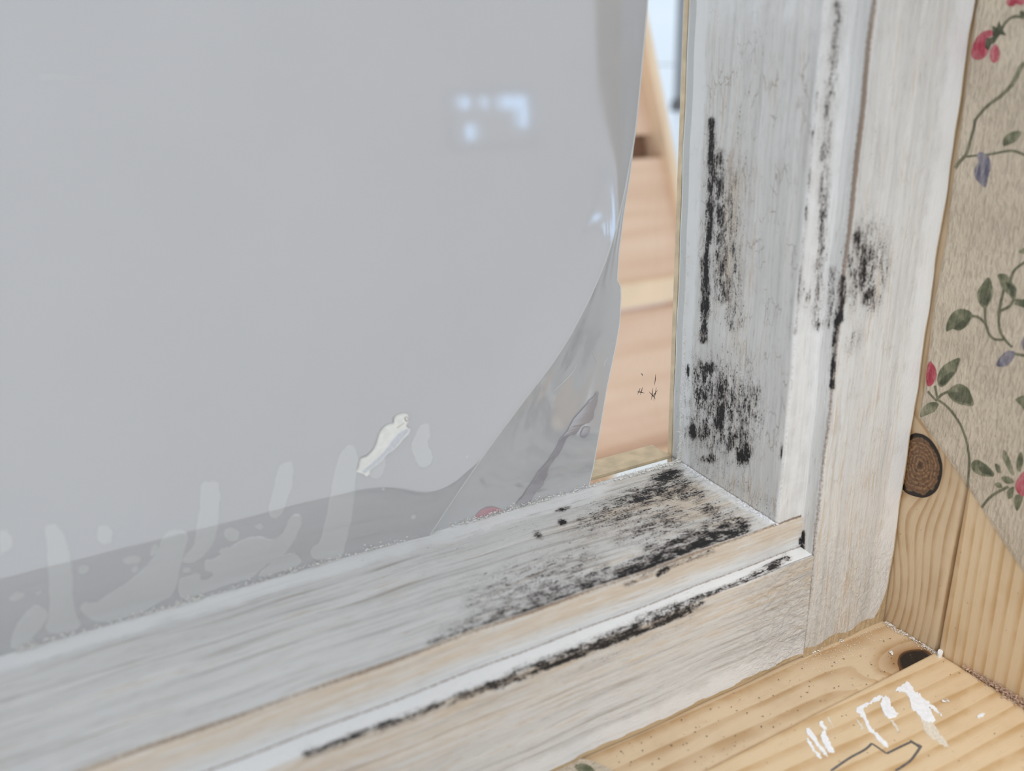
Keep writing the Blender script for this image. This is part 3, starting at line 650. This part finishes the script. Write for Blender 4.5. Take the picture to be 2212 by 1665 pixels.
# the peeled flap: from the ridge back down to the glass
zf = zlist[zlist < 0.135]
fxx = np.interp(zf, fz, fx)
tt2 = np.linspace(0, 1, 40)
def flap_y(t): return np.clip(1 - t * 1.25, 0, 1) ** 1.4
x0, y0 = ridge_x(zf), np.minimum(ridge_y(zf) + 0.0015, YF)
Xf = x0[:, None] + (fxx - x0)[:, None] * tt2[None, :]
Yf = (YF) + (y0 - YF)[:, None] * flap_y(tt2)[None, :] + 0.00012 * np.sin(tt2 * 21 + zf[:, None] * 120) * (1 - tt2)[None, :]
flap_o = put('peeled_flap', grid_mesh('peeled_flap', np.stack([Xf, Yf, np.broadcast_to(zf[:, None], Xf.shape)], -1)), FLAP, film)
v, f = tube(np.stack([fxx, np.full_like(fxx, YF - 0.0001), zf], -1)[::2], 0.00018, 6)
put('flap_edge', mesh('flap_edge', v, f, True), RIM, film)
def on_flap(p, lift=0.00015):
    y = YF
    for _ in range(12):
        q = bp(*p, 1, y); z = q[2]; a = float(ridge_x(np.array(z))); b = float(np.interp(z, fz, fx)); t = np.clip((q[0] - a) / max(b - a, 1e-5), 0, 1)
        y = YF + (min(float(ridge_y(z)) + 0.0015, YF) - YF) * float(flap_y(t)) - lift
    return bp(*p, 1, y)
for pl in ([(1293, 845), (1284, 857), (1269, 872), (1250, 893), (1238, 908), (1228, 926), (1225, 932), (1212, 948), (1202, 969), (1191, 988), (1175, 1007), (1164, 1019), (1152, 1038), (1138, 1060), (1116, 1090), (1147, 1080), (1162, 1057), (1172, 1048), (1181, 1029), (1184, 1013), (1197, 994), (1208, 979), (1219, 957), (1230, 940), (1244, 937), (1258, 919), (1280, 907), (1284, 891), (1290, 869)],
           [(1254, 938), (1262, 925), (1274, 923), (1272, 938), (1262, 946)]):
    L = smooth_loop(pl, 3); L = L + rng.normal(0, 0.8, L.shape)
    tag(plate('loose_patch', [on_flap(p, 0.0005) for p in L], (0, -1, 0), 0.00003, FLAP_D, flap_o), 'darker grey patch where the film does not stick')
pk = [(1062 + 40 * math.cos(a), 1135 - 40 * math.sin(a)) for a in np.linspace(0.0, math.pi, 18)]
pk = [p for p in pk if bp(*p, 1, YF)[2] > 0.0003]
tag(plate('pink_spot', [on_flap(p, 0.00025) for p in pk], (0, -1, 0), 0.00003, PINK, flap_o), 'pink half-round spot showing at the rail')
for pl in ([(1279, 756), (1285, 770), (1292, 784)], [(1313, 772), (1307, 782), (1304, 791)], [(1263, 741), (1269, 748)], [(1319, 741), (1325, 742)], [(1195, 846), (1220, 823), (1240, 800), (1246, 785)]):
    ribbon('crease_glint', [on_flap(p, 0.0002) for p in smooth_loop(pl, 3, False)], (0, -1, 0), [0.0002, 0.00035, 0.0002], 0.00005, FILM_P, flap_o)  # thin pale ribbons paint the glints on scratches in the film
ribbon('crease_glint', [bp(*p, 1, YF - 0.00002) for p in ((990, 942), (1001, 932), (1013, 922))], (0, -1, 0), 0.0005, 0.0001, RIM, film)
ribbon('crease_glint', [bp(*p, 1, YF - 0.00002) for p in ((86, 167), (110, 166), (150, 169), (240, 172))], (0, -1, 0), [0.0004, 0.0001], 0.00005, FILM_P, film)
def on_main(p, lift=0.00004):
    y = YF
    for _ in range(10):
        q = bp(*p, 1, y); a = float(ridge_x(np.array(q[2]))); d = max(a - q[0], 0)
        y = YF + (float(ridge_y(q[2])) - YF) * math.exp(-(d / 0.013) ** 1.5) - lift
    return bp(*p, 1, y)
# lighter finger-shaped marks where the film was pressed on
zA = lambda x, y: (0.3784 * x, 800 + 0.3784 * y)
marks = [[(260, 900), (300, 878), (340, 900), (375, 960), (400, 1050), (415, 1180), (418, 1300), (440, 1400), (460, 1455), (400, 1495), (300, 1500), (258, 1470), (275, 1410), (283, 1300), (275, 1150), (265, 1000)],
         [(60, 1580), (70, 1510), (120, 1420), (190, 1345), (240, 1350), (275, 1390), (250, 1450), (190, 1520), (150, 1570), (90, 1590)],
         [(455, 1355), (480, 1330), (560, 1315), (680, 1240), (800, 1150), (880, 1060), (930, 950), (980, 915), (1050, 912), (1073, 950), (1055, 1030), (1030, 1120), (1015, 1210), (980, 1280), (900, 1330), (800, 1385), (680, 1420), (560, 1435), (490, 1400)],
         [(1150, 650), (1200, 635), (1250, 650), (1256, 760), (1245, 880), (1220, 980), (1160, 1060), (1090, 1100), (1045, 1090), (1060, 1050), (1110, 990), (1125, 880), (1140, 760)],
         [(1580, 600), (1600, 540), (1640, 522), (1670, 530), (1675, 600), (1660, 690), (1620, 800), (1580, 842), (1545, 830), (1533, 780), (1555, 700)],
         [(1905, 600), (1940, 480), (1995, 425), (2030, 450), (2042, 520), (2030, 660), (2010, 830), (1980, 960), (1950, 1060), (1860, 1080), (1790, 1070), (1775, 1020), (1820, 985), (1850, 900), (1875, 780), (1890, 680)],
         [(1020, 1210), (1040, 1180), (1130, 1160), (1140, 1195), (1190, 1190), (1215, 1155), (1170, 1140), (1175, 1080), (1220, 1075), (1300, 1020), (1390, 965), (1480, 945), (1560, 965), (1620, 920), (1660, 840), (1700, 820), (1722, 850), (1700, 930), (1650, 1020), (1590, 1080), (1520, 1110), (1440, 1180), (1350, 1210), (1250, 1240), (1120, 1290), (1060, 1310), (1022, 1280)],
         [(1480, 1160), (1560, 1090), (1640, 1045), (1690, 1050), (1720, 1090), (1690, 1120), (1600, 1150), (1500, 1180)],
         [(705, 1075), (750, 1060), (800, 1065), (795, 1095), (740, 1105), (710, 1098)], [(445, 1140), (470, 1115), (508, 1120), (500, 1150), (460, 1160)], [(750, 1130), (780, 1115), (790, 1135), (765, 1152)],
         [(1282, 915), (1325, 900), (1366, 925), (1355, 965), (1325, 975), (1290, 955)], [(1455, 890), (1485, 878), (1505, 895), (1480, 908)], [(1040, 1140), (1065, 1125), (1095, 1135), (1060, 1155)], [(1250, 1030), (1290, 1008), (1305, 1018), (1262, 1045)],
         [(860, 1055), (868, 1005), (895, 995), (905, 1015), (880, 1050)], [(50, 1300), (90, 1275), (135, 1272), (140, 1290), (80, 1318)], [(205, 1270), (225, 1255), (237, 1262), (220, 1282)], [(560, 900), (600, 880), (640, 915), (640, 970), (600, 995), (560, 975)],
         [(0, 920), (40, 915), (70, 960), (65, 1010), (30, 1040), (0, 1040)]]
zB = lambda x, y: (600 + 0.3617 * x, 800 + 0.3617 * y)
marks2 = [[(815, 400), (850, 330), (900, 320), (910, 380), (895, 440), (925, 500), (920, 550), (880, 583), (840, 570), (810, 500), (800, 440)], [(560, 560), (600, 520), (640, 530), (635, 600), (600, 645), (555, 640), (545, 600)],
          [(795, 875), (815, 862), (825, 872), (808, 888)], [(1123, 510), (1135, 507), (1136, 522), (1124, 522)], [(618, 705), (632, 697), (642, 708), (630, 718)]]
for zf_, ml in ((zA, marks), (zB, marks2)):
    for i, pl in enumerate(ml):
        L = smooth_loop(pl, 4); L = np.array([zf_(*p) for p in L]) + rng.normal(0, 0.6, L.shape)
        P3 = np.array([on_main(p) for p in L]); P3[:, 2] = np.maximum(P3[:, 2], 0.0004)
        plate('pressed_mark', P3, (0, -1, 0), 0.00003, FILM_P, main_sheet)
# the white smear of filler on the film
zS = lambda x, y: (750 + 0.1141 * x, 870 + 0.1141 * y)
L = smooth_loop([(165, 1310), (200, 1240), (240, 1080), (300, 1030), (370, 1005), (450, 930), (520, 830), (560, 720), (600, 590), (680, 470), (780, 400), (880, 375), (880, 300), (930, 235), (1020, 195), (1130, 195), (1155, 260), (1140, 350), (1105, 400), (1135, 450), (1190, 470), (1160, 560), (1060, 660), (900, 850), (740, 960), (640, 1090), (540, 1170), (410, 1270), (400, 1340), (340, 1390), (280, 1340)], 3)
sme = tag(empty('filler_smear', tuple(bp(840, 960, 1, YF - 0.0002))), 'thick white filler smear with a rolled tip on the milky film', 'paint smear')
P3 = np.array([on_main(zS(*p), 0.0001) for p in L])
sbody = plate('smear_body', P3, (0, -1, 0), 0.0008, PUTTY, sme)
GREYP = plain('grey_filler', (0.60, 0.61, 0.64), 0.5, 0.08, 1500, bump=0.0003)
L2 = smooth_loop([(290, 1290), (420, 1180), (600, 1020), (760, 840), (930, 620), (1060, 520), (1180, 475), (1150, 560), (1050, 660), (900, 850), (740, 960), (640, 1090), (540, 1170), (410, 1270), (330, 1330)], 3)
plate('scraped_edge', [bp(*zS(*p), 1, YF - 0.0009) for p in L2], (0, -1, 0), 0.00015, GREYP, sbody)
for pl in ([(1085, 285), (1115, 265), (1148, 290), (1140, 340), (1115, 350), (1085, 285)], [(1090, 290), (1130, 360)], [(1080, 375), (1010, 430), (940, 475)]):
    ribbon('crack', [bp(*zS(*p), 1, YF - 0.00092) for p in smooth_loop(pl, 3, False)], (0, -1, 0), 0.00022, 0.00004, DUSTM, sbody)

# ------------------------------------------------------------------ crumbs and dust
def crumbs(name, pts, sizes, mat, label, cat, flat=0.6, parent=None):
    v, f = [], []
    base = np.array([(1, 0, 0), (0, 1, 0), (-1, 0, 0), (0, -1, 0), (0, 0, 1), (0, 0, -1)], float)
    fc = [(0, 1, 4), (1, 2, 4), (2, 3, 4), (3, 0, 4), (1, 0, 5), (2, 1, 5), (3, 2, 5), (0, 3, 5)]
    for p, s in zip(pts, sizes):
        a = random.random() * 6.28; e = 0.35 + random.random() * 1.3; c_, s_ = math.cos(a), math.sin(a)
        b = base * np.array([s * e, s / e ** 0.5, s * flat]) * (0.8 + 0.4 * rng.random((6, 1)))
        b = np.stack([b[:, 0] * c_ - b[:, 1] * s_, b[:, 0] * s_ + b[:, 1] * c_, b[:, 2]], -1)
        n = len(v); v += list(b + p); f += [tuple(i + n for i in q) for q in fc]
    o = put(name, mesh(name, v, f), mat, parent)
    if label: tag(o, label, cat, kind='stuff')
    else: o['kind'] = 'stuff'
    return o
# crumbly white bead along the glass and rail
pts, sz = [], []
for _ in range(1500):
    x = -0.215 + 0.215 * random.random(); dens = 0.35 + 0.65 * (math.sin(x * 140) * math.sin(x * 61 + 1) > -0.1)
    if random.random() > dens: continue
    h = abs(random.gauss(0, 0.0008)); pts.append((x, -0.0006 - random.random() * 0.0009, 0.0001 + h)); sz.append(random.uniform(0.0001, 0.0004))
for _ in range(420):
    t = random.random(); pts.append((0.0 - abs(random.gauss(0, 0.0005)), -0.0004 - random.random() * 0.0009, 0.085 * t ** 2.2)); sz.append(random.uniform(0.0001, 0.00035))
for _ in range(240):
    pts.append((-0.03 * random.random() ** 1.5, -0.0006 - random.random() * 0.0012, abs(random.gauss(0, 0.0007)))); sz.append(random.uniform(0.0002, 0.0005))
tag(crumbs('sealant_crumbs', pts, sz, CRUMB, 'crumbly white sealant along the foot of the glass', 'sealant'), None)
# white paint fillet in the corner between rail and stile
pts, sz = [], []
for _ in range(500):
    t = random.random(); y = -D1 * t; pts.append((0.0006 - abs(random.gauss(0, 0.0009)), y, -R1 * t + random.random() * 0.0002)); sz.append(random.uniform(0.0002, 0.0005))
crumbs('corner_fillet', pts, sz, WHITE, None, None, 0.35, window)
# sawdust on the sill
pts, sz = [], []
for _ in range(520):
    p = bp(1300 + 700 * random.random(), 1370 + 290 * random.random(), 2, -R5)
    if -0.0755 < p[1] < -D2 - 0.0005 and p[0] < S5 - 0.001: pts.append(p + np.array([0, 0, 0.0001])); sz.append(random.choice([0.00009, 0.00012, 0.00016, 0.00028]))
for _ in range(150):
    p = bp(1350 + 860 * random.random(), 1410 + 255 * random.random(), 2, Z2)
    if p[1] < -0.077 and p[0] < S5 - 0.001: pts.append(p + np.array([0, 0, 0.0001])); sz.append(random.choice([0.00008, 0.0001, 0.00022]))
crumbs('sawdust', pts, sz, DUSTM, 'dark specks of dust scattered over the pine sill', 'dust', 0.5)
pts, sz = [], []
for _ in range(420):
    t = random.random(); y = -D2 - 0.001 - t * 0.022; pts.append((S5 - abs(random.gauss(0, 0.0012)), y, -R5 + 0.00015)); sz.append(random.uniform(0.0001, 0.00026))
for _ in range(240):
    t = random.random(); pts.append((0.012 + 0.035 * t + random.gauss(0, 0.004), -D2 - 0.0008 - abs(random.gauss(0, 0.004)), -R5 + 0.00015)); sz.append(random.uniform(0.00008, 0.0002))
for q in ((637, 840), (955, 915), (1300, 1220), (420, 910), (450, 915), (480, 905), (510, 880)):
    p = bp(*z7(*q), 2, -R5 if q[1] < 1100 else Z2)
    for _ in range(6): pts.append(p + np.array([random.gauss(0, 0.0006), random.gauss(0, 0.0004), 0.0003])); sz.append(random.uniform(0.0002, 0.0006))
crumbs('paint_flakes', pts, sz, CRUMB, 'pale paint flakes gathered in the corner of sill and jamb', 'paint flakes', 0.5)
pts, sz = [], []
a, b = bp(*z7(1440, 1035), 0, S5), bp(*z7(1804, 1255), 0, S5)
for _ in range(1600):
    t = random.random() ** 0.8; y = GAP - 0.010 - t * 0.05; wdt = 0.0006 + 0.0022 * t
    pts.append((S5 - abs(random.gauss(0, wdt)), y, Z2 + 0.0001 + abs(random.gauss(0, wdt * 0.7)))); sz.append(random.uniform(0.00012, 0.0004))
crumbs('brown_fluff', pts, sz, FLUFF, 'brown fluffy dust along the joint of sill and lining board', 'dust', 0.6)

# scrap of wallpaper on the sill
scr = smooth_loop([(1205, 1655), (1222, 1646), (1245, 1638), (1270, 1640), (1296, 1650), (1330, 1672), (1300, 1700), (1220, 1700), (1190, 1675)], 3)
so = plate('paper_scrap', [bp(*p, 2, -R5 + 0.0002) + np.array([0, -0.0006, 0]) for p in scr], (0, 0, 1), 0.0005, PAPER)
tag(so, 'small torn scrap of flowered wallpaper lying below the bottom rail', 'paper scrap')
lf = smooth_loop([(1240, 1650), (1258, 1646), (1274, 1652), (1282, 1664), (1262, 1668), (1246, 1662)], 3)
plate('printed_leaf', [bp(*p, 2, -R5 + 0.0008) + np.array([0, -0.0006, 0]) for p in lf], (0, 0, 1), 0.00002, P_LEAF, so)

# ------------------------------------------------------------------ outside the window
def make_clad():
    t = NT('orange_pine_cladding'); o = t.obj(); n = t.noise(o, (3, 3, 60), 3); b = t.noise(o, (6, 6, 6), 2)
    c = t.mix(t.ramp(n, 0.3, 0.7), (0.70, 0.47, 0.33), (0.78, 0.56, 0.42)); c = t.mix(t.math('MULTIPLY', t.ramp(b, 0.4, 0.7), 0.3), c, (0.76, 0.50, 0.38))
    t.pbr(c, 0.5, None, 0.3); return t.m
CLAD = make_clad(); CLAD_L = plain('pale_pine_trim', (0.80, 0.60, 0.42), 0.5, 0.05, 10)
YO = 0.60
clad = tag(empty('board_screen', (0.45, YO, -0.60)), 'orange pine board screen with a slanted edge standing outside the glass', 'screen')
def edge_x(z): return 0.4349 + (0.2341 - z) * (0.5008 - 0.4349) / (0.2341 - 0.0177)
levels = [(-0.60, -0.352), (-0.345, -0.132), (-0.118, 0.066), (0.094, 0.42)]
for i, (za, zb_) in enumerate(levels):
    ya = YO + 0.012 * (i % 2)
    v = [(-0.10, ya, za), (edge_x(za) - 0.022, ya, za), (edge_x(zb_) - 0.022, ya, zb_), (-0.10, ya, zb_)]
    v += [(p[0], p[1] + 0.022, p[2]) for p in v]
    put('cladding_board', mesh('cladding_board', v, [(0, 1, 2, 3), (7, 6, 5, 4), (0, 4, 5, 1), (1, 5, 6, 2), (2, 6, 7, 3), (3, 7, 4, 0)]), CLAD, clad)
BRN = plain('dark_brown', (0.26, 0.14, 0.08), 0.7, 0.1, 10)
box('batten_shade_strip', (-0.10, edge_x(0.08) - 0.023, YO + 0.03, YO + 0.05, 0.05, 0.11), BRN, clad)  # dark strip stands in for the shadow line between two boards
box('batten_shade_strip', (-0.10, edge_x(-0.125) - 0.022, YO - 0.006, YO + 0.004, -0.120, -0.085), CLAD_L, clad, 0.003)
box('batten_shade_strip', (-0.10, edge_x(-0.34) - 0.022, YO - 0.02, YO + 0.004, -0.375, -0.335), CLAD_L, clad, 0.003)
v = []
for z in (-0.60, 0.42):
    for dx, dy in ((-0.023, -0.012), (-0.012, -0.012), (-0.012, 0.05), (-0.023, 0.05)): v.append((edge_x(z) + dx, YO + dy, z))
put('edge_trim', mesh('edge_trim', v, [(3, 2, 1, 0), (4, 5, 6, 7), (0, 1, 5, 4), (1, 2, 6, 5), (2, 3, 7, 6), (3, 0, 4, 7)]), CLAD_L, clad)
# far pale wall, a grey post with a dark lamp foot, a shrub
def far(px_, py_, Y): return bp(px_, py_, 1, Y)
PALE = plain('pale_blue_render', (0.80, 0.86, 0.95), 0.8, 0.06, 0.8)
c = far(1460, 200, 6.0)
wl = tag(empty('garden_wall', (c[0], 6.0, c[2] - 3.5)), 'pale blue-grey blurred wall far outside the window', 'wall')
for i in range(9):
    za = c[2] - 3.5 + i * 0.75; box('wall_panel', (c[0] - 4.5, c[0] + 5.5, 6.0 + 0.004 * (i % 2), 6.15, za, za + 0.74), PALE, wl)
POST = plain('grey_post', (0.24, 0.26, 0.29), 0.6, 0.05, 5); DARKM = plain('dark_metal', (0.10, 0.10, 0.11), 0.5, 0.1, 5)
p0 = far(1466, 225, 4.0); px_m = 4.6 / FPX
post = tag(empty('lamp_post', (p0[0], 4.0, p0[2])), 'blurred grey post with a dark collar outside the window', 'post')
v, f = tube([(p0[0], 4.0, p0[2] + 0.02), (p0[0], 4.0, p0[2] + 0.6), (p0[0] + 0.02, 4.0, p0[2] + 1.6)], [0.034, 0.034, 0.030], 14); put('shaft', mesh('shaft', v, f, True), POST, post)
v, f = tube([(p0[0] - 0.0, 4.0, p0[2] - 0.045), (p0[0], 4.0, p0[2] - 0.04), (p0[0], 4.0, p0[2] + 0.025), (p0[0], 4.0, p0[2] + 0.035)], [0.02, 0.056, 0.05, 0.036], 14); put('collar', mesh('collar', v, f, True), DARKM, post)
v, f = tube([(p0[0] + 0.01, 4.0, p0[2] - 2.6), (p0[0] + 0.01, 4.0, p0[2] - 0.04)], [0.03, 0.028], 12); put('lower_shaft', mesh('lower_shaft', v, f, True), PALE, post)
LEAFM = plain('dark_foliage', (0.13, 0.17, 0.07), 0.7, 0.5, 30)
s0 = far(1500, 470, 3.4); v, f = [], []
for _ in range(420):
    d = rng.normal(0, 1, 3); d /= np.linalg.norm(d); c0 = s0 + d * np.array([0.20, 0.16, 0.22]) * random.random() ** 0.4 + np.array([0.06, 0, -0.06])
    a, b = rng.normal(0, 0.03, 3), rng.normal(0, 0.02, 3); n = len(v); v += [c0 - a, c0 + b, c0 + a, c0 - b]; f.append((n, n + 1, n + 2, n + 3))
shr = tag(empty('shrub', (s0[0], 3.4, s0[2] - 1.2)), 'dark green shrub at the foot of the far wall', 'shrub')
put('foliage', mesh('foliage', v, f), LEAFM, shr)
v, f = tube([(s0[0] + 0.06, 3.4, s0[2] - 1.2), (s0[0] + 0.05, 3.4, s0[2] - 0.6), (s0[0] + 0.06, 3.4, s0[2])], [0.02, 0.016, 0.01], 8); put('stem', mesh('stem', v, f), BRN, shr)

# ------------------------------------------------------------------ unseen glow panels, added to mirror as blue-white spots in the film
def mirror(px_, py_, Y):            # where a thing at depth Y stands that mirrors at this film point
    q = bp(px_ + 1, py_ - 1, 1, 0.0); d = q - CP; t = (Y - 0.0) / -d[1]
    return q + np.array([d[0], -d[1], d[2]]) * t
t = NT('mirror_glow'); em = t.n.new('ShaderNodeEmission'); em.inputs[0].default_value = (0.52, 0.72, 1.0, 1); em.inputs[1].default_value = 3.0; t.l.new(em.outputs[0], t.out.inputs[0]); GLOW = t.m
YL = -2.2
lm = [mirror(*p, YL) for p in ((985, 205), (1145, 205), (1145, 305), (985, 305))]
lx0, lx1 = min(p[0] for p in lm), max(p[0] for p in lm); lz0, lz1 = min(p[2] for p in lm), max(p[2] for p in lm)
glow_root = tag(empty('mirror_panels', ((lx0 + lx1) / 2, YL, lz0)), 'unseen lit panels added across the room, mirrored as blue-white spots in the film', 'window', kind='structure')
WF = plain('panel_frame_white', (0.86, 0.87, 0.88), 0.6, 0.03, 5)
for b_ in ((lx0 - 0.02, lx1 + 0.02, lz0 - 0.02, lz0 - 0.004), (lx0 - 0.02, lx1 + 0.02, lz1 + 0.004, lz1 + 0.02), (lx0 - 0.02, lx0 - 0.004, lz0, lz1), (lx1 + 0.004, lx1 + 0.02, lz0, lz1)):
    box('frame_bar', (b_[0], b_[1], YL - 0.04, YL - 0.015, b_[2], b_[3]), WF, glow_root, 0.003)
for (xa, ya, xb, yb) in ((990, 210, 1020, 234), (1042, 210, 1058, 234), (1080, 208, 1140, 234), (1118, 234, 1142, 275), (1005, 270, 1034, 302)):
    p, q = mirror(xa, ya, YL), mirror(xb, yb, YL)
    box('lit_panel', (min(p[0], q[0]), max(p[0], q[0]), YL - 0.02, YL - 0.012, min(p[2], q[2]), max(p[2], q[2])), GLOW, glow_root, 0.003)
